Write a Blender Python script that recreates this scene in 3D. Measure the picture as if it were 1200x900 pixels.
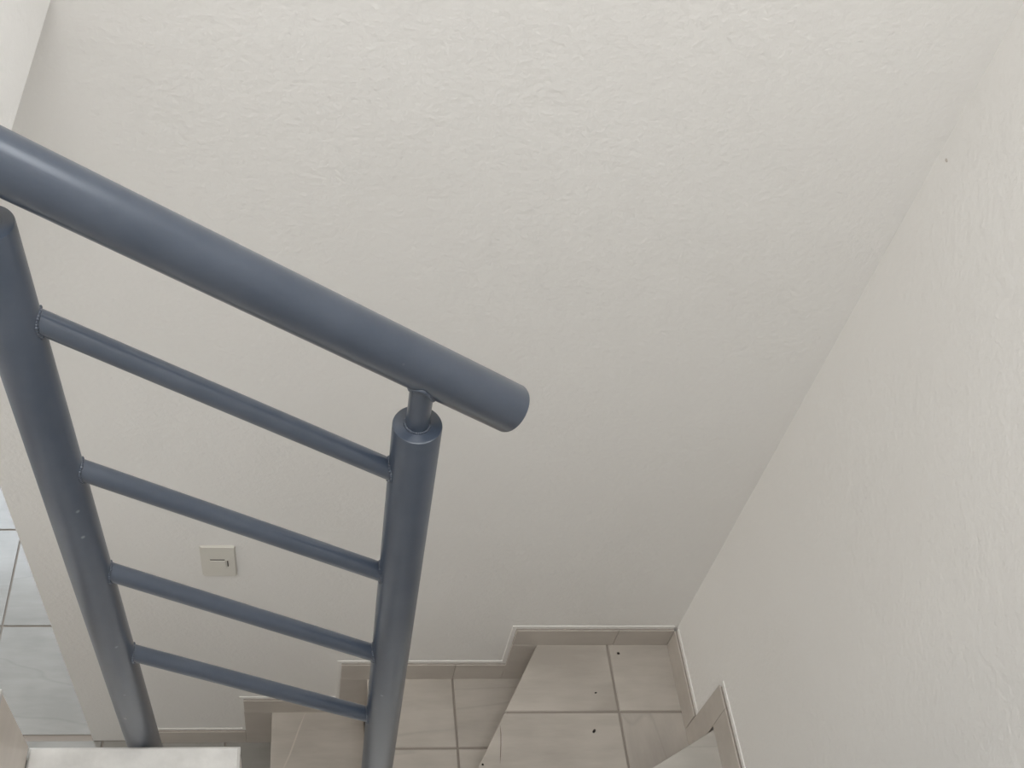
import bpy, bmesh, math, random
from mathutils import Vector, Matrix

random.seed(7)
scene = bpy.context.scene
for o in list(bpy.data.objects):
    bpy.data.objects.remove(o, do_unlink=True)
COL = scene.collection

# ------------------------------------------------------------------ camera
cam_data = bpy.data.cameras.new('camera')
cam = bpy.data.objects.new('camera', cam_data)
COL.objects.link(cam)
scene.camera = cam
F_PX, PP = 1275.025, (435.08, 488.03)          # focal length / principal point, 1200x900 frame
R = ((0.99843204, -0.02593023, 0.04960929),    # image right, in world axes
     (0.01135063, -0.77404632, -0.63302721),   # image down
     (0.05481442, 0.63259775, -0.77253833))    # viewing direction
CAM_Z = 2.86
cam_data.sensor_fit = 'HORIZONTAL'
cam_data.sensor_width = 36.0
cam_data.lens = 36.0 * F_PX / 1200.0
cam_data.shift_x = (600.0 - PP[0]) / 1200.0
cam_data.shift_y = (PP[1] - 450.0) / 1200.0
cam_data.clip_start = 0.02
cam.matrix_world = Matrix(((R[0][0], -R[1][0], -R[2][0], 0.0),
                           (R[0][1], -R[1][1], -R[2][1], 0.0),
                           (R[0][2], -R[1][2], -R[2][2], CAM_Z),
                           (0, 0, 0, 1)))

# ------------------------------------------------------------------ world and daylight
world = bpy.data.worlds.new('sky')
scene.world = world
world.use_nodes = True
bg = world.node_tree.nodes['Background']
bg.inputs['Color'].default_value = (0.80, 0.89, 1.0, 1)
bg.inputs['Strength'].default_value = 1.0


def area(name, loc, rot, sx, sy, power, color):
    d = bpy.data.lights.new(name, 'AREA')
    d.shape = 'RECTANGLE'
    d.size, d.size_y = sx, sy
    d.energy = power
    d.color = color
    o = bpy.data.objects.new(name, d)
    COL.objects.link(o)
    o.location = loc
    o.rotation_euler = rot
    return o


# skylight over the stairwell, high window in the right wall, window at the head of the stairs, glazed door of the ground-floor room
area('skylight_daylight', (0.08, 0.02, 4.97), (0, 0, 0), 1.35, 0.60, 36, (1.0, 0.995, 0.985))
area('side_window_daylight', (0.845, 0.76, 3.75), (0, math.radians(90), 0), 1.1, 0.70, 13, (0.97, 0.985, 1.0))
area('hall_window_daylight', (-2.37, 0.25, 4.05), (0, math.radians(-90), 0), 1.5, 1.0, 8, (1.0, 0.995, 0.985))
area('door_daylight', (-1.30, 2.94, 1.12), (math.radians(-90), 0, 0), 1.25, 2.0, 26, (0.84, 0.92, 1.0))
area('room_fill_light', (-2.37, 0.50, 1.40), (0, math.radians(-90), 0), 1.2, 1.4, 12.5, (1.0, 0.86, 0.68))  # unseen warm fill, added to lift the dim lower stair

vs = scene.view_settings
vs.view_transform = 'Standard'
vs.look = 'None'
vs.exposure = 0.0
vs.gamma = 1.0
vs.use_curve_mapping = False


# ------------------------------------------------------------------ materials
def srgb(r, g, b):
    f = lambda c: (c / 255) / 12.92 if c / 255 <= 0.04045 else ((c / 255 + 0.055) / 1.055) ** 2.4
    return (f(r), f(g), f(b), 1)


def new_mat(name, color, rough=0.6, metallic=0.0):
    m = bpy.data.materials.new(name)
    m.use_nodes = True
    b = m.node_tree.nodes['Principled BSDF']
    b.inputs['Base Color'].default_value = color
    b.inputs['Roughness'].default_value = rough
    b.inputs['Metallic'].default_value = metallic
    return m, m.node_tree, b


def N(nt, kind, **kw):
    n = nt.nodes.new(kind)
    for k, v in kw.items():
        if k in n.inputs:
            n.inputs[k].default_value = v
        else:
            setattr(n, k, v)
    return n


def bump(nt, b, height, strength, dist):
    bp = N(nt, 'ShaderNodeBump', Strength=strength, Distance=dist)
    nt.links.new(height, bp.inputs['Height'])
    nt.links.new(bp.outputs['Normal'], b.inputs['Normal'])


def plaster(name, c0, c1):
    m, nt, b = new_mat(name, c0, 0.75)
    tc = N(nt, 'ShaderNodeTexCoord')
    big = N(nt, 'ShaderNodeTexNoise', Scale=2.2, Detail=3.0)
    fine = N(nt, 'ShaderNodeTexNoise', Scale=105.0, Detail=3.0, Roughness=0.55)
    mid = N(nt, 'ShaderNodeTexNoise', Scale=38.0, Detail=2.0)
    for n in (big, fine, mid):
        nt.links.new(tc.outputs['Object'], n.inputs['Vector'])
    ramp = N(nt, 'ShaderNodeValToRGB')
    ramp.color_ramp.elements[0].position, ramp.color_ramp.elements[0].color = 0.3, c0
    ramp.color_ramp.elements[1].position, ramp.color_ramp.elements[1].color = 0.7, c1
    nt.links.new(big.outputs['Fac'], ramp.inputs['Fac'])
    nt.links.new(ramp.outputs['Color'], b.inputs['Base Color'])
    mul = N(nt, 'ShaderNodeMath', operation='MULTIPLY')
    mul.inputs[1].default_value = 0.8
    nt.links.new(mid.outputs['Fac'], mul.inputs[0])
    add = N(nt, 'ShaderNodeMath', operation='ADD')
    nt.links.new(fine.outputs['Fac'], add.inputs[0])
    nt.links.new(mul.outputs[0], add.inputs[1])
    bump(nt, b, add.outputs[0], 0.44, 0.0027)
    return m


def tile_mat(name, dark, light, stretch, rough=0.42, vein=0.14):
    """ceramic tile: cloudy cement tone with fine linear grain and a few thin veins"""
    m, nt, b = new_mat(name, light, rough)
    tc = N(nt, 'ShaderNodeTexCoord')
    info = N(nt, 'ShaderNodeObjectInfo')
    off = N(nt, 'ShaderNodeVectorMath', operation='SCALE')
    off.inputs[0].default_value = (3.1, 7.7, 1.3)
    nt.links.new(info.outputs['Random'], off.inputs['Scale'])
    pos = N(nt, 'ShaderNodeVectorMath', operation='ADD')
    nt.links.new(tc.outputs['Object'], pos.inputs[0])
    nt.links.new(off.outputs[0], pos.inputs[1])
    mp = N(nt, 'ShaderNodeMapping')
    mp.inputs['Scale'].default_value = stretch
    nt.links.new(pos.outputs[0], mp.inputs['Vector'])
    grain = N(nt, 'ShaderNodeTexNoise', Scale=9.0, Detail=6.0, Roughness=0.62)
    nt.links.new(mp.outputs[0], grain.inputs['Vector'])
    cloud = N(nt, 'ShaderNodeTexNoise', Scale=6.0, Detail=2.0)
    nt.links.new(pos.outputs[0], cloud.inputs['Vector'])
    mix = N(nt, 'ShaderNodeMath', operation='ADD')
    nt.links.new(grain.outputs['Fac'], mix.inputs[0])
    nt.links.new(cloud.outputs['Fac'], mix.inputs[1])
    ramp = N(nt, 'ShaderNodeValToRGB')
    ramp.color_ramp.elements[0].position, ramp.color_ramp.elements[0].color = 0.38, dark
    ramp.color_ramp.elements[1].position, ramp.color_ramp.elements[1].color = 0.62, light
    half = N(nt, 'ShaderNodeMath', operation='MULTIPLY')
    half.inputs[1].default_value = 0.5
    nt.links.new(mix.outputs[0], half.inputs[0])
    nt.links.new(half.outputs[0], ramp.inputs['Fac'])
    # thin veins
    vm = N(nt, 'ShaderNodeMapping')
    vm.inputs['Scale'].default_value = tuple(0.35 * s for s in stretch)
    nt.links.new(pos.outputs[0], vm.inputs['Vector'])
    vn = N(nt, 'ShaderNodeTexNoise', Scale=3.0, Detail=3.0, Distortion=0.4)
    nt.links.new(vm.outputs[0], vn.inputs['Vector'])
    sub = N(nt, 'ShaderNodeMath', operation='SUBTRACT')
    sub.inputs[1].default_value = 0.52
    nt.links.new(vn.outputs['Fac'], sub.inputs[0])
    ab = N(nt, 'ShaderNodeMath', operation='ABSOLUTE')
    nt.links.new(sub.outputs[0], ab.inputs[0])
    vr = N(nt, 'ShaderNodeMapRange')
    vr.inputs['From Min'].default_value = 0.0
    vr.inputs['From Max'].default_value = 0.006
    vr.inputs['To Min'].default_value = vein
    vr.inputs['To Max'].default_value = 0.0
    nt.links.new(ab.outputs[0], vr.inputs['Value'])
    mc = N(nt, 'ShaderNodeMix', data_type='RGBA')
    nt.links.new(vr.outputs[0], mc.inputs[0])
    nt.links.new(ramp.outputs['Color'], mc.inputs[6])
    mc.inputs[7].default_value = tuple(c * 0.35 for c in dark[:3]) + (1,)
    nt.links.new(mc.outputs[2], b.inputs['Base Color'])
    bump(nt, b, grain.outputs['Fac'], 0.12, 0.001)
    return m


def paint_mat():
    m, nt, b = new_mat('slate_enamel', srgb(74, 83, 95), 0.42)
    tc = N(nt, 'ShaderNodeTexCoord')
    n = N(nt, 'ShaderNodeTexNoise', Scale=14.0, Detail=6.0, Roughness=0.6)
    nt.links.new(tc.outputs['Object'], n.inputs['Vector'])
    ramp = N(nt, 'ShaderNodeValToRGB')
    ramp.color_ramp.elements[0].position, ramp.color_ramp.elements[0].color = 0.35, srgb(60, 69, 83)
    ramp.color_ramp.elements[1].position, ramp.color_ramp.elements[1].color = 0.72, srgb(71, 79, 92)
    nt.links.new(n.outputs['Fac'], ramp.inputs['Fac'])
    # sparse pale paint specks and dust
    v = N(nt, 'ShaderNodeTexVoronoi', Scale=24.0)
    nt.links.new(tc.outputs['Object'], v.inputs['Vector'])
    mr = N(nt, 'ShaderNodeMapRange')
    mr.inputs['From Min'].default_value = 0.035
    mr.inputs['From Max'].default_value = 0.075
    mr.inputs['To Min'].default_value = 0.55
    mr.inputs['To Max'].default_value = 0.0
    nt.links.new(v.outputs['Distance'], mr.inputs['Value'])
    mc = N(nt, 'ShaderNodeMix', data_type='RGBA')
    nt.links.new(mr.outputs[0], mc.inputs[0])
    nt.links.new(ramp.outputs['Color'], mc.inputs[6])
    mc.inputs[7].default_value = srgb(150, 155, 160)
    nt.links.new(mc.outputs[2], b.inputs['Base Color'])
    rr = N(nt, 'ShaderNodeMapRange')
    rr.inputs['To Min'].default_value = 0.24
    rr.inputs['To Max'].default_value = 0.36
    nt.links.new(n.outputs['Fac'], rr.inputs['Value'])
    nt.links.new(rr.outputs[0], b.inputs['Roughness'])
    b.inputs['Coat Weight'].default_value = 0.45
    b.inputs['Coat Roughness'].default_value = 0.24
    fine = N(nt, 'ShaderNodeTexNoise', Scale=220.0, Detail=2.0)
    nt.links.new(tc.outputs['Object'], fine.inputs['Vector'])
    bump(nt, b, fine.outputs['Fac'], 0.05, 0.0006)
    return m


M_WALL = plaster('warm_white_plaster', (0.775, 0.76, 0.735, 1), (0.795, 0.783, 0.76, 1))
M_CEIL = plaster('white_ceiling_plaster', (0.82, 0.81, 0.79, 1), (0.84, 0.83, 0.81, 1))
M_TILE = tile_mat('cement_tile', srgb(165, 158, 149), srgb(185, 178, 169), (0.55, 2.6, 2.6))
M_TILEY = tile_mat('cement_tile_cross_grain', srgb(162, 155, 147), srgb(182, 175, 166), (2.6, 0.55, 2.6))
M_SKIRT = tile_mat('skirting_tile_grey', srgb(181, 174, 166), srgb(194, 187, 179), (0.5, 2.4, 2.4))
M_FLOOR = tile_mat('floor_tile_grey', srgb(138, 136, 131), srgb(153, 151, 146), (0.5, 2.6, 2.6), 0.15)
M_FLOOR.node_tree.nodes['Principled BSDF'].inputs['Specular IOR Level'].default_value = 0.95
M_TREAD_LIT = tile_mat('lit_tread_tile', srgb(188, 186, 182), srgb(220, 218, 214), (1.6, 1.6, 1.6), 0.35, 0.0)  # upper treads: their stronger daylight put into a paler tile colour
M_MID = tile_mat('grey_cement_tile', srgb(174, 170, 163), srgb(192, 188, 181), (0.55, 2.6, 2.6), 0.4)
M_RISER = tile_mat('riser_tile_beige', srgb(208, 199, 189), srgb(222, 213, 204), (2.4, 0.5, 2.4), 0.42, 0.0)
M_GROUT = new_mat('grey_grout', srgb(146, 138, 130), 0.9)[0]
M_CONC = new_mat('concrete', srgb(150, 145, 138), 0.9)[0]
M_CAULK = new_mat('painted_caulk', (0.80, 0.785, 0.755, 1), 0.7)[0]
M_RAIL = paint_mat()
M_PLAST = new_mat('ivory_plastic', srgb(215, 212, 204), 0.5)[0]
M_DARK = new_mat('dark_gap', srgb(50, 44, 38), 0.8)[0]
M_ALU = new_mat('white_aluminium', srgb(225, 225, 225), 0.4)[0]
M_CRACK = new_mat('crack_brown', srgb(112, 100, 92), 0.9)[0]  # one even brown for the thin dark crack in the tile
M_VEIN = new_mat('pale_vein', srgb(190, 182, 172), 0.5)[0]
M_SPECK = new_mat('dark_debris', srgb(28, 22, 20), 0.8)[0]
M_GLASS, _nt, _b = new_mat('door_glass', (1, 1, 1, 1), 0.05)
_tr = _nt.nodes.new('ShaderNodeBsdfTransparent')
_mx = _nt.nodes.new('ShaderNodeMixShader')
_mx.inputs[0].default_value = 0.08
_nt.links.new(_tr.outputs[0], _mx.inputs[1])
_nt.links.new(_b.outputs[0], _mx.inputs[2])
_nt.links.new(_mx.outputs[0], _nt.nodes['Material Output'].inputs['Surface'])


# ------------------------------------------------------------------ mesh helpers
def link(name, me, mat, parent=None):
    o = bpy.data.objects.new(name, me)
    COL.objects.link(o)
    if mat:
        me.materials.append(mat)
    if parent:
        o.parent = parent
    return o


def from_bm(name, bm, mat, parent=None, smooth=False):
    bmesh.ops.recalc_face_normals(bm, faces=bm.faces)
    me = bpy.data.meshes.new(name)
    bm.to_mesh(me)
    bm.free()
    if smooth:
        for p in me.polygons:
            p.use_smooth = True
    return link(name, me, mat, parent)


def add_box(bm, x0, x1, y0, y1, z0, z1):
    v = [bm.verts.new((x, y, z)) for x in (x0, x1) for y in (y0, y1) for z in (z0, z1)]
    for f in ((0, 1, 3, 2), (4, 6, 7, 5), (0, 4, 5, 1), (2, 3, 7, 6), (0, 2, 6, 4), (1, 5, 7, 3)):
        bm.faces.new([v[i] for i in f])


def boxes(name, blist, mat, parent=None):
    bm = bmesh.new()
    for b in blist:
        add_box(bm, *b)
    return from_bm(name, bm, mat, parent)


def inset(poly, d):
    """shrink a convex CCW polygon by d"""
    n = len(poly)
    out = []
    for i in range(n):
        p0, p1, p2 = Vector(poly[i - 1]), Vector(poly[i]), Vector(poly[(i + 1) % n])
        e1, e2 = (p1 - p0).normalized(), (p2 - p1).normalized()
        n1, n2 = Vector((-e1.y, e1.x)), Vector((-e2.y, e2.x))
        k = 1 + n1.dot(n2)
        out.append(tuple(p1 + (n1 + n2) * (d / max(k, 0.2))))
    return out


def ccw(poly):
    a = sum(poly[i - 1][0] * poly[i][1] - poly[i][0] * poly[i - 1][1] for i in range(len(poly)))
    return poly if a > 0 else poly[::-1]


def prism(name, poly, a, b, mat, parent=None, axis='z', chamfer=0.0):
    """polygon extruded from a to b along an axis; chamfered at the b end"""
    poly = ccw([tuple(p) for p in poly])
    put = {'z': lambda u, v, w: (u, v, w), 'y': lambda u, v, w: (u, w, v), 'x': lambda u, v, w: (w, u, v)}[axis]
    bm = bmesh.new()
    s = 1 if b > a else -1
    rings = [[bm.verts.new(put(u, v, a)) for u, v in poly]]
    if chamfer:
        rings.append([bm.verts.new(put(u, v, b - s * chamfer)) for u, v in poly])
        rings.append([bm.verts.new(put(u, v, b)) for u, v in inset(poly, chamfer)])
    else:
        rings.append([bm.verts.new(put(u, v, b)) for u, v in poly])
    n = len(poly)
    for r0, r1 in zip(rings, rings[1:]):
        for i in range(n):
            bm.faces.new((r0[i], r0[(i + 1) % n], r1[(i + 1) % n], r1[i]))
    bm.faces.new(rings[0])
    bm.faces.new(rings[-1])
    return from_bm(name, bm, mat, parent)


def clip(poly, nx, ny, c):
    """keep nx*x + ny*y <= c"""
    out = []
    for i in range(len(poly)):
        p, q = poly[i - 1], poly[i]
        dp, dq = nx * p[0] + ny * p[1] - c, nx * q[0] + ny * q[1] - c
        if (dp <= 0) != (dq <= 0):
            t = dp / (dp - dq)
            out.append((p[0] + (q[0] - p[0]) * t, p[1] + (q[1] - p[1]) * t))
        if dq <= 0:
            out.append(q)
    return out


def split(poly, xs, ys, gap):
    """cut a convex polygon along x and y joints, leaving a grout gap"""
    g = gap / 2
    cols, xe, ye = [], [-1e3] + sorted(xs) + [1e3], [-1e3] + sorted(ys) + [1e3]
    for x0, x1 in zip(xe, xe[1:]):
        for y0, y1 in zip(ye, ye[1:]):
            p = clip(clip(clip(clip(poly, -1, 0, -(x0 + g)), 1, 0, x1 - g), 0, -1, -(y0 + g)), 0, 1, y1 - g)
            if len(p) >= 3:
                a = abs(sum(p[i - 1][0] * p[i][1] - p[i][0] * p[i - 1][1] for i in range(len(p)))) / 2
                if a > 2e-4:
                    cols.append(p)
    return cols


def sharp_smooth(o, deg=35):
    lim = math.cos(math.radians(deg))
    for p in o.data.polygons:
        p.use_smooth = True
    bm2 = bmesh.new()
    bm2.from_mesh(o.data)
    bm2.normal_update()
    for e in bm2.edges:
        if len(e.link_faces) == 2 and e.link_faces[0].normal.dot(e.link_faces[1].normal) < lim:
            e.smooth = False
    bm2.to_mesh(o.data)
    bm2.free()


def tube(name, p0, p1, r, mat, parent=None, seg=40, bevel=0.0, caps=(True, True)):
    p0, p1 = Vector(p0), Vector(p1)
    d = p1 - p0
    L = d.length
    q = d.to_track_quat('Z', 'Y').to_matrix().to_4x4()
    q.translation = p0
    prof = []
    if caps[0]:
        prof.append((0.0, 0.0))
    if bevel and caps[0]:
        prof += [(r - bevel, 0.0), (r - bevel * 0.3, bevel * 0.3)]
    prof.append((r, bevel))
    prof.append((r, L - bevel))
    if bevel and caps[1]:
        prof += [(r - bevel * 0.3, L - bevel * 0.3), (r - bevel, L)]
    if caps[1]:
        prof.append((0.0, L))
    bm = bmesh.new()
    rings = []
    for rad, h in prof:
        if rad == 0.0:
            rings.append([bm.verts.new(q @ Vector((0, 0, h)))])
        else:
            rings.append([bm.verts.new(q @ Vector((rad * math.cos(2 * math.pi * i / seg), rad * math.sin(2 * math.pi * i / seg), h))) for i in range(seg)])
    for a, b in zip(rings, rings[1:]):
        for i in range(seg):
            j = (i + 1) % seg
            if len(a) == 1:
                bm.faces.new((a[0], b[i], b[j]))
            elif len(b) == 1:
                bm.faces.new((a[i], a[j], b[0]))
            else:
                bm.faces.new((a[i], a[j], b[j], b[i]))
    o = from_bm(name, bm, mat, parent)
    sharp_smooth(o)
    return o


def struct(o, label=None):
    o['kind'] = 'structure'
    if label:
        o['label'] = label
    return o


def thing(name, label, cat, loc=(0, 0, 0)):
    o = bpy.data.objects.new(name, None)
    COL.objects.link(o)
    o.empty_display_size = 0.1
    o.location = loc
    o['label'], o['category'] = label, cat
    return o


# ------------------------------------------------------------------ key dimensions (metres)
D = 1.20                 # face of the wall behind the stair
XR = 0.8537              # face of the right wall
XE = -0.578              # free end of the wall behind the stair
YN = -0.35               # wall on the camera's side of the upper flight
YE = 0.641               # open side of the upper flight
ZB = 2.176               # ceiling of the ground-floor room
ZC = 5.00                # ceiling over the stairwell
LV = {1: 0.194, 2: 0.385, 3: 0.563, 4: 0.7255, 5: 0.920, 6: 1.115, 7: 1.311, 8: 1.506, 9: 1.701, 10: 1.896, 11: 2.091}
nose = lambda n: -0.0997 + (7 - n) * 0.3045

# ------------------------------------------------------------------ room shell
w = prism('wall_back', [(XE, 0), (XR + 0.12, 0), (XR + 0.12, ZC), (-2.4, ZC), (-2.4, ZB), (XE, ZB)], D + 0.12, D, M_WALL, axis='y')
struct(w, 'warm white plastered wall behind the winding steps')
w = boxes('wall_right', [(XR, XR + 0.12, YN, D, 0, 3.17), (XR, XR + 0.12, YN, D, 4.33, ZC), (XR, XR + 0.12, YN, 0.38, 3.17, 4.33), (XR, XR + 0.12, 1.14, D, 3.17, 4.33)], M_WALL)
struct(w, 'warm white plastered wall on the right of the stairwell')
bm = bmesh.new()
bmesh.ops.create_icosphere(bm, subdivisions=1, radius=0.004)
chip = from_bm('plaster_chip', bm, M_SKIRT, w)
chip.scale = (0.35, 1.0, 0.6)
chip.location = (XR, 1.179, 1.981)
w = boxes('wall_left', [(-0.426, -0.306, 0.76, D, ZB, ZC)], M_WALL)
struct(w, 'white wall hanging over the foot of the lower flight')
struct(boxes('wall_front', [(-2.4, XR + 0.12, YN - 0.12, YN, 0, ZC)], M_WALL))
struct(boxes('wall_far_left', [(-2.52, -2.4, YN - 0.12, 3.10, 0, 0.75), (-2.52, -2.4, YN - 0.12, -0.25, 0.75, 2.05), (-2.52, -2.4, 1.25, 3.10, 0.75, 2.05), (-2.52, -2.4, YN - 0.12, 3.10, 2.05, 3.25), (-2.52, -2.4, YN - 0.12, -0.27, 3.25, ZC), (-2.52, -2.4, 0.77, D + 0.12, 3.25, ZC), (-2.52, -2.4, -0.27, 0.77, 4.85, ZC)], M_WALL))
struct(boxes('window_fill', [(-2.49, -2.43, -0.25, -0.20, 0.75, 2.05), (-2.49, -2.43, 1.20, 1.25, 0.75, 2.05), (-2.49, -2.43, -0.20, 1.20, 0.75, 0.80),  # unseen opening, added to go with the ground-room fill light
                          (-2.49, -2.43, -0.20, 1.20, 2.00, 2.05), (-2.49, -2.43, 0.48, 0.52, 0.80, 2.00)], M_ALU))
struct(boxes('window_2', [(-2.49, -2.43, -0.27, -0.22, 3.25, 4.85), (-2.49, -2.43, 0.72, 0.77, 3.25, 4.85), (-2.49, -2.43, -0.22, 0.72, 3.25, 3.30),
                          (-2.49, -2.43, -0.22, 0.72, 4.80, 4.85), (-2.49, -2.43, 0.23, 0.27, 3.30, 4.80)], M_ALU))
struct(boxes('wall_room_back', [(-2.4, -1.97, 2.98, 3.10, 0, ZB), (-0.63, -0.458, 2.98, 3.10, 0, ZB), (-1.97, -0.63, 2.98, 3.10, 2.14, ZB)], M_WALL))
struct(boxes('wall_room_right', [(XE, -0.458, D + 0.12, 2.98, 0, ZB)], M_WALL))
struct(boxes('ceiling', [(-2.4, -0.63, YN, D, ZC, ZC + 0.15), (0.76, XR, YN, D, ZC, ZC + 0.15),
                         (-0.63, 0.76, YN, -0.33, ZC, ZC + 0.15), (-0.63, 0.76, 0.37, D, ZC, ZC + 0.15)], M_CEIL))
struct(boxes('ceiling', [(-2.4, -0.43, 0.76, D, ZB, ZB + 0.2), (-2.4, -0.458, D + 0.12, 3.10, ZB, ZB + 0.2)], M_CEIL))
win = struct(boxes('window_1', [(-0.63, -0.59, -0.33, 0.37, ZC + 0.03, ZC + 0.12), (0.72, 0.76, -0.33, 0.37, ZC + 0.03, ZC + 0.12),
                                (-0.59, 0.72, -0.33, -0.29, ZC + 0.03, ZC + 0.12), (-0.59, 0.72, 0.33, 0.37, ZC + 0.03, ZC + 0.12)], M_ALU))
struct(boxes('window_4', [(XR + 0.03, XR + 0.09, 0.38, 0.42, 3.17, 4.33), (XR + 0.03, XR + 0.09, 1.10, 1.14, 3.17, 4.33), (XR + 0.03, XR + 0.09, 0.42, 1.10, 3.17, 3.21),
                          (XR + 0.03, XR + 0.09, 0.42, 1.10, 4.29, 4.33), (XR + 0.03, XR + 0.09, 0.74, 0.78, 3.21, 4.29)], M_ALU))
dr = struct(boxes('door_1', [(-1.97, -1.91, 3.01, 3.07, 0, 2.14), (-0.69, -0.63, 3.01, 3.07, 0, 2.14),
                             (-1.91, -0.69, 3.01, 3.07, 2.08, 2.14), (-1.91, -0.69, 3.01, 3.07, 0, 0.06),
                             (-1.33, -1.27, 3.01, 3.07, 0.06, 2.08)], M_ALU))
for x0, x1 in ((-1.91, -1.33), (-1.27, -0.69)):
    boxes('pane', [(x0, x1, 3.037, 3.043, 0.06, 2.08)], M_GLASS, dr)

# ground floor: grout bed and single tiles
fl = struct(boxes('floor', [(-2.4, XR + 0.12, YN, 3.10, -0.10, -0.003)], M_GROUT), 'ground floor of large grey tiles')
P33 = 0.3305
for i in range(-5, 4):
    for j in range(-2, 7):
        x0, y0 = -0.884 + i * P33, 1.2145 + j * P33
        poly = [(x0 + 0.0025, y0 + 0.0025), (x0 + P33 - 0.0025, y0 + 0.0025), (x0 + P33 - 0.0025, y0 + P33 - 0.0025), (x0 + 0.0025, y0 + P33 - 0.0025)]
        poly = clip(clip(clip(poly, 1, 0, -0.088), 0, 1, 2.98), 0, -1, -0.655)
        if len(poly) < 3:
            continue
        if x0 + P33 > XE and y0 + P33 > D:           # keep clear of the walls
            if y0 < D:
                poly = clip(poly, 0, 1, D - 0.001)
            else:
                poly = clip(poly, 1, 0, XE - 0.001)
            if len(poly) < 3:
                continue
        prism('floor_tile', poly, -0.003, 0.0, M_FLOOR, fl, chamfer=0.001)

# ------------------------------------------------------------------ staircase
st = thing('staircase', 'tiled winding staircase turning under the grey railing along white walls', 'staircase', (0, 0, 0))
st['kind'] = 'structure'
TT, TL = 0.012, 0.0026
XA0, XA1 = 0.5397, 0.2252          # front edge of the corner winder: at the wall, at the open side
plans = {
    1: [(-0.093, 0.655), (0.144, 0.655), (0.144, D), (-0.093, D)],
    2: [(0.144, 0.655), (0.2333, 0.655), (XA0, D), (0.144, D)],
    3: [(0.2333, 0.655), (0.3833, 0.655), (XR, 0.917), (XR, D), (XA0, D)],
}
joints = {1: ([], [0.86]), 2: ([0.3546], [1.0155]), 3: ([0.7027], [1.0255])}
for n, poly in plans.items():
    z = LV[n]
    s = prism('step', inset(poly, 0.004), -0.003, z - TL, M_GROUT, st)
    for k, p in enumerate(split(poly, *joints[n], 0.005)):
        mat = M_TILEY if (n == 3 and k == 2) else M_TILE
        prism('tread_tile', p, z - TL, z, mat, s, chamfer=0.0016)
# winder against the right wall
poly4 = [(nose(5), YN), (XR, YN), (XR, 0.917), (nose(5), 0.726)]
s = prism('step', inset(poly4, 0.004), -0.003, LV[4] - TL, M_GROUT, st)
for p in split(poly4, [], [0.36], 0.005):
    prism('tread_tile', p, LV[4] - TL, LV[4], M_MID, s, chamfer=0.0012)
prism('tread_tile', [(0.3833, 0.655), (nose(5) - 0.004, 0.655), (nose(5) - 0.004, 0.724)], LV[4] - TL, LV[4], M_MID, s)
# straight upper flight
for n in range(5, 12):
    z = LV[n]
    x0, x1 = nose(n + 1), nose(n)
    xb = x0 - (0.02 if n < 11 else 0)
    s = boxes('step', [(x0 + 0.002, x1 - 0.010, YN, YE - 0.004, max(z - 0.34, -0.004), z - TT)], M_CONC, st)
    poly = [(x0 - 0.0002, YN), (x1 + 0.001, YN), (x1 + 0.001, YE), (x0 - 0.0002, YE)]
    for p in split(poly, [], [0.31], 0.004):
        prism('tread_tile', p, z - TT, z, M_TREAD_LIT, s, chamfer=0.004)
    zb = LV[n - 1]
    for y0, y1 in ((YN, 0.308), (0.312, YE)):
        prism('riser_tile', [(y0, zb), (y1, zb), (y1, z - TT), (y0, z - TT)], x1 - 0.010, x1 - 0.0003, M_RISER, s, axis='x', chamfer=0.001)
    boxes('side_panel', [(x0 + 0.002, x1 - 0.010, YE - 0.004, YE - 0.001, max(z - 0.34, -0.004), z - TT)], M_WALL, s)

# ------------------------------------------------------------------ stepped skirting tiles
T = 0.008
bk = struct(prism('baseboard_back', [(-0.434, 0), (-0.10, 0), (-0.10, 0.19), (0.14, 0.19), (0.14, 0.38), (0.53, 0.38), (0.53, 0.56), (XR - T, 0.56),
                                     (XR - T, 0.631), (0.477, 0.631), (0.477, 0.458), (0.079, 0.458), (0.079, 0.261), (-0.164, 0.261), (-0.164, 0.069), (-0.434, 0.069)],
                  D, D - 0.006, M_GROUT, axis='y'), 'stepped grey skirting tiles along the wall behind the stairs')
for x0, x1, z0, z1 in ((0.477, 0.7150, 0.563, 0.632), (0.7162, XR - T, 0.563, 0.632), (0.476, 0.56, 0.385, 0.5625),
                       (0.079, 0.3540, 0.385, 0.459), (0.3552, 0.4755, 0.385, 0.459), (0.078, 0.16, 0.194, 0.3845),
                       (-0.164, 0.0775, 0.194, 0.262), (-0.165, -0.075, 0.0, 0.1935), (-0.434, -0.1655, 0.0, 0.070)):
    prism('skirting_tile', [(x0, z0), (x1, z0), (x1, z1), (x0, z1)], D - 0.006, D - T, M_SKIRT, bk, axis='y', chamfer=0.0008)
rt = struct(prism('baseboard_right', [(0.93, 0.5635), (D - T, 0.5635), (D - T, 0.631), (0.979, 0.631), (0.969, 0.809), (YN, 0.809), (YN, 0.726), (0.93, 0.726)],
                  XR, XR - 0.006, M_GROUT, axis='x'), 'stepped grey skirting tiles along the right wall')
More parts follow.
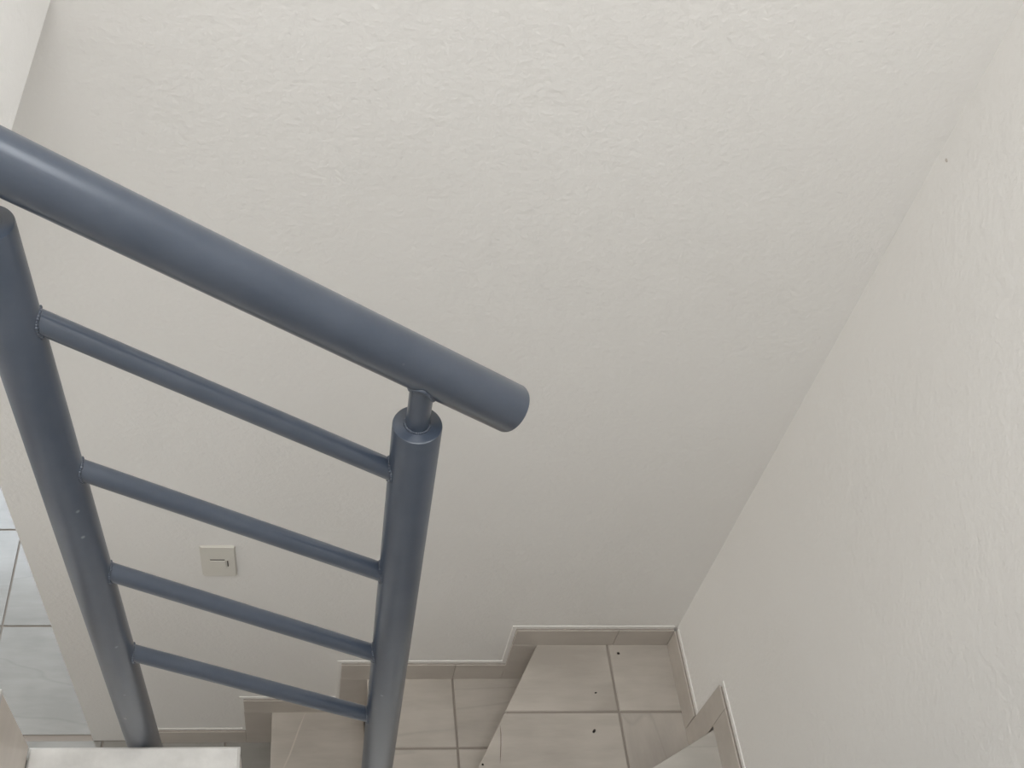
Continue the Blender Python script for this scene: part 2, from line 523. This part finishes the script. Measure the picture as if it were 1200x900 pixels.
for pl in ([(0.917, 0.5635), (D - T, 0.5635), (D - T, 0.632), (0.983, 0.632), (0.983, 0.7255), (0.917, 0.7255)],):
    prism('skirting_tile', [(0.9835, 0.5635), (D - T, 0.5635), (D - T, 0.632), (0.9835, 0.632)], XR - 0.006, XR - T, M_SKIRT, rt, axis='x', chamfer=0.0008)
    prism('skirting_tile', [(0.921, 0.5635), (0.983, 0.5635), (0.9735, 0.811), (0.921, 0.811)], XR - 0.006, XR - T, M_SKIRT, rt, axis='x', chamfer=0.0008)
    prism('skirting_tile', [(0.52, 0.7258), (0.9205, 0.7258), (0.9205, 0.811), (0.52, 0.811)], XR - 0.006, XR - T, M_SKIRT, rt, axis='x', chamfer=0.0008)
    prism('skirting_tile', [(YN, 0.7258), (0.5185, 0.7258), (0.5185, 0.811), (YN, 0.811)], XR - 0.006, XR - T, M_SKIRT, rt, axis='x', chamfer=0.0008)
# painted caulk bead along the top of the skirting
CA = 0.010
for pl in ([(0.477, 0.631), (XR - T, 0.631), (XR - T, 0.632 + CA), (0.477 - CA, 0.632 + CA), (0.477 - CA, 0.459 + CA), (0.477, 0.459)],
           [(0.079, 0.458), (0.477, 0.458), (0.477 - CA, 0.459 + CA), (0.079 - CA, 0.459 + CA), (0.079 - CA, 0.262 + CA), (0.079, 0.262)],
           [(-0.164, 0.261), (0.079, 0.261), (0.079 - CA, 0.262 + CA), (-0.164 - CA, 0.262 + CA), (-0.164 - CA, 0.070 + CA), (-0.164, 0.070)],
           [(-0.434, 0.069), (-0.164, 0.069), (-0.164 - CA, 0.070 + CA), (-0.434, 0.070 + CA)]):
    prism('caulk_bead', pl, D, D - 0.0022, M_CAULK, bk, axis='y')
prism('caulk_bead', [(0.9835, 0.631), (D - T, 0.631), (D - T, 0.632 + CA), (0.9835 + CA, 0.632 + CA)], XR, XR - 0.0022, M_CAULK, rt, axis='x')
prism('caulk_bead', [(YN, 0.810), (0.9735, 0.810), (0.977, 0.811 + CA), (YN, 0.811 + CA)], XR, XR - 0.0022, M_CAULK, rt, axis='x')

# hairline crack in the winder tile, pale vein in the lowest tread
def strip(name, pts, wd, z, mat, parent):
    bm = bmesh.new()
    prev = None
    for (x, y), k in zip(pts, [0.3] + [1.0] * (len(pts) - 2) + [0.3]):
        a, b = bm.verts.new((x - wd * k / 2, y, z)), bm.verts.new((x + wd * k / 2, y, z))
        if prev:
            bm.faces.new((prev[0], prev[1], b, a))
        prev = (a, b)
    return from_bm(name, bm, mat, parent)


steps = {round(o.data.vertices[-1].co.z + TL, 3): o for o in st.children if o.name.startswith('step')}
strip('hairline_crack', [(0.4277, 0.9946), (0.4275, 0.975), (0.4250, 0.950), (0.4215, 0.925), (0.4188, 0.9069)], 0.0016, LV[3] + 0.0002, M_CRACK, steps[LV[3]])
strip('pale_vein', [(-0.0075, 1.19), (-0.022, 1.15), (-0.045, 1.08), (-0.066, 1.03), (-0.083, 0.98)], 0.004, LV[1] + 0.0002, M_VEIN, steps[LV[1]])

# ------------------------------------------------------------------ railing
YR = 0.666
PR, HR, RR, SR = 0.0248, 0.0250, 0.0112, 0.0118
rl = thing('stair_railing', 'dark slate grey tubular metal railing with round handrail and four thin rails', 'railing', (0.10, YR, 1.0))
KEEP = []


def rpart(o):
    o.matrix_parent_inverse = Matrix.Translation((-0.10, -YR, -1.0))
    return o


YH = YR + 0.012
ha, hb = Vector((-0.2378, YH, 2.3315)), Vector((0.1983, YH, 2.0452))
hd = (hb - ha).normalized()
rpart(tube('handrail', ha - hd * 0.95, hb, HR, M_RAIL, rl, seg=64, bevel=0.0035))
posts = []
for b0, t0 in (((-0.2438, YR, 1.05), (-0.2595, YR, 2.2804)), ((0.1125, YR, 0.93), (0.1035, YR, 2.0357))):
    p = rpart(tube('post', b0, t0, PR, M_RAIL, rl, seg=56, bevel=0.002))
    posts.append((Vector(b0), Vector(t0)))
    t = Vector(t0)
    k = (t.x - ha.x) / (hb.x - ha.x)
    hz = ha.z + (hb.z - ha.z) * k
    stem = tube('stem', t - Vector((0, 0, 0.004)), (t.x, YR, hz - 0.006), SR, M_RAIL, p, seg=32)
    # weld beads where the stem meets post and handrail
    bm = bmesh.new()
    for i in range(36):
        a = 2 * math.pi * i / 36
        mt = Matrix.Translation((t.x + SR * 1.0 * math.cos(a), YR + SR * 1.0 * math.sin(a), t.z + 0.0005)) @ Matrix.Diagonal((1, 1, 0.8, 1))
        bmesh.ops.create_icosphere(bm, subdivisions=1, radius=0.0018 + 0.0009 * random.random(), matrix=mt)
    from_bm('weld_bead', bm, M_RAIL, p, True)
    bm = bmesh.new()
    for i in range(64):
        a = 2 * math.pi * i / 64
        x, y = t.x + SR * math.cos(a), YR + SR * math.sin(a)
        kk = (x - ha.x) / (hb.x - ha.x)
        dy = y - YH
        zz = ha.z + (hb.z - ha.z) * kk - math.sqrt(max(HR * HR - dy * dy, 0)) / hd.x * 1.0
        mt = Matrix.Translation((x, y, zz)) @ Matrix.Diagonal((1, 1, 1, 1))
        bmesh.ops.create_icosphere(bm, subdivisions=2, radius=0.0020 + 0.0005 * random.random(), matrix=mt)
    from_bm('weld_bead', bm, M_RAIL, p, True)
for o in rl.children:
    for c in o.children:
        c.parent = o

RAILS = (((-0.2333, 2.1698), (0.0790, 1.9625)), ((-0.2319, 1.9551), (0.0829, 1.7594)),
         ((-0.2292, 1.7564), (0.0831, 1.5562)), ((-0.2238, 1.5530), (0.0854, 1.3629)))
for (xa, za), (xb, zb) in RAILS:
    d = Vector((xb - xa, 0, zb - za)).normalized()
    a, b = Vector((xa, YR, za)), Vector((xb, YR, zb))
    r = rpart(tube('rail', a - d * 0.012, b + d * 0.012, RR, M_RAIL, rl, seg=32, caps=(False, False)))
    for end, sgn in ((a, 1), (b, -1)):
        bm = bmesh.new()
        side = Vector((0, 1, 0))
        up = d.cross(side).normalized()
        for i in range(28):
            an = 2 * math.pi * i / 28
            off = side * math.cos(an) * RR * 1.03 + up * math.sin(an) * RR * 1.03
            # bring the bead onto the post's surface
            bt, tp = posts[0] if sgn > 0 else posts[1]
            q = end + off
            f = (q.z - bt.z) / (tp.z - bt.z)
            px = bt.x + (tp.x - bt.x) * f
            q.x = px + sgn * math.sqrt(max(PR * PR - (q.y - YR) ** 2, 0))
            q.z += d.z / d.x * (q.x - (end + off).x)
            bmesh.ops.create_icosphere(bm, subdivisions=1, radius=0.0016 + 0.0010 * random.random(), matrix=Matrix.Translation(q))
        from_bm('weld_bead', bm, M_RAIL, r, True)

# ------------------------------------------------------------------ light switch on the wall behind the railing
sw = thing('light_switch', 'small ivory light switch plate on the wall seen between the rails', 'switch', (-0.188, D, 0.919))
bm = bmesh.new()
add_box(bm, -0.0365, 0.0365, -0.0040, 0.0, -0.058, 0.058)
bmesh.ops.bevel(bm, geom=[e for e in bm.edges if any(v.co.y < -0.003 for v in e.verts)], offset=0.0030, segments=2, affect='EDGES')
plate = from_bm('plate', bm, M_PLAST, sw)
boxes('recess', [(-0.021, 0.021, -0.0043, -0.0038, -0.024, 0.012)], M_PLAST, plate)
bm = bmesh.new()
add_box(bm, -0.018, 0.015, -0.0058, -0.0040, -0.022, 0.0070)
bmesh.ops.bevel(bm, geom=bm.edges[:], offset=0.001, segments=1, affect='EDGES')
from_bm('rocker', bm, M_PLAST, sw)
boxes('gap', [(-0.017, 0.013, -0.0046, -0.0042, 0.0080, 0.0112), (0.0176, 0.0196, -0.0046, -0.0042, -0.016, 0.006)], M_DARK, plate)

# ------------------------------------------------------------------ debris on the corner winder
for x, y, r, st_, rz, lab in ((0.7252, 1.1697, 0.0032, 1.0, 0.0, 'round dark speck of debris near the far corner of the winder tile'),
                              (0.6375, 0.9797, 0.0030, 1.7, 0.9, 'short dark crumb of debris in the middle of the winder tread'),
                              (0.3805, 0.9050, 0.0024, 1.0, 0.0, 'tiny dark speck at the slanted front edge of the winder'),
                              (0.6559, 1.0713, 0.0017, 1.8, 0.2, 'tiny brown speck behind the tile joint of the winder')):
    bm = bmesh.new()
    bmesh.ops.create_icosphere(bm, subdivisions=2, radius=r)
    for v in bm.verts:
        v.co *= 1 + 0.18 * (random.random() - 0.5)
    o = from_bm('debris_speck', bm, M_SPECK, None, True)
    o.scale = (st_, 1.0, 0.6)
    o.rotation_euler.z = rz
    o.location = (x, y, LV[3] + r * 0.55)
    o['label'], o['category'], o['group'] = lab, 'debris', 'dark specks lying on the corner winder'
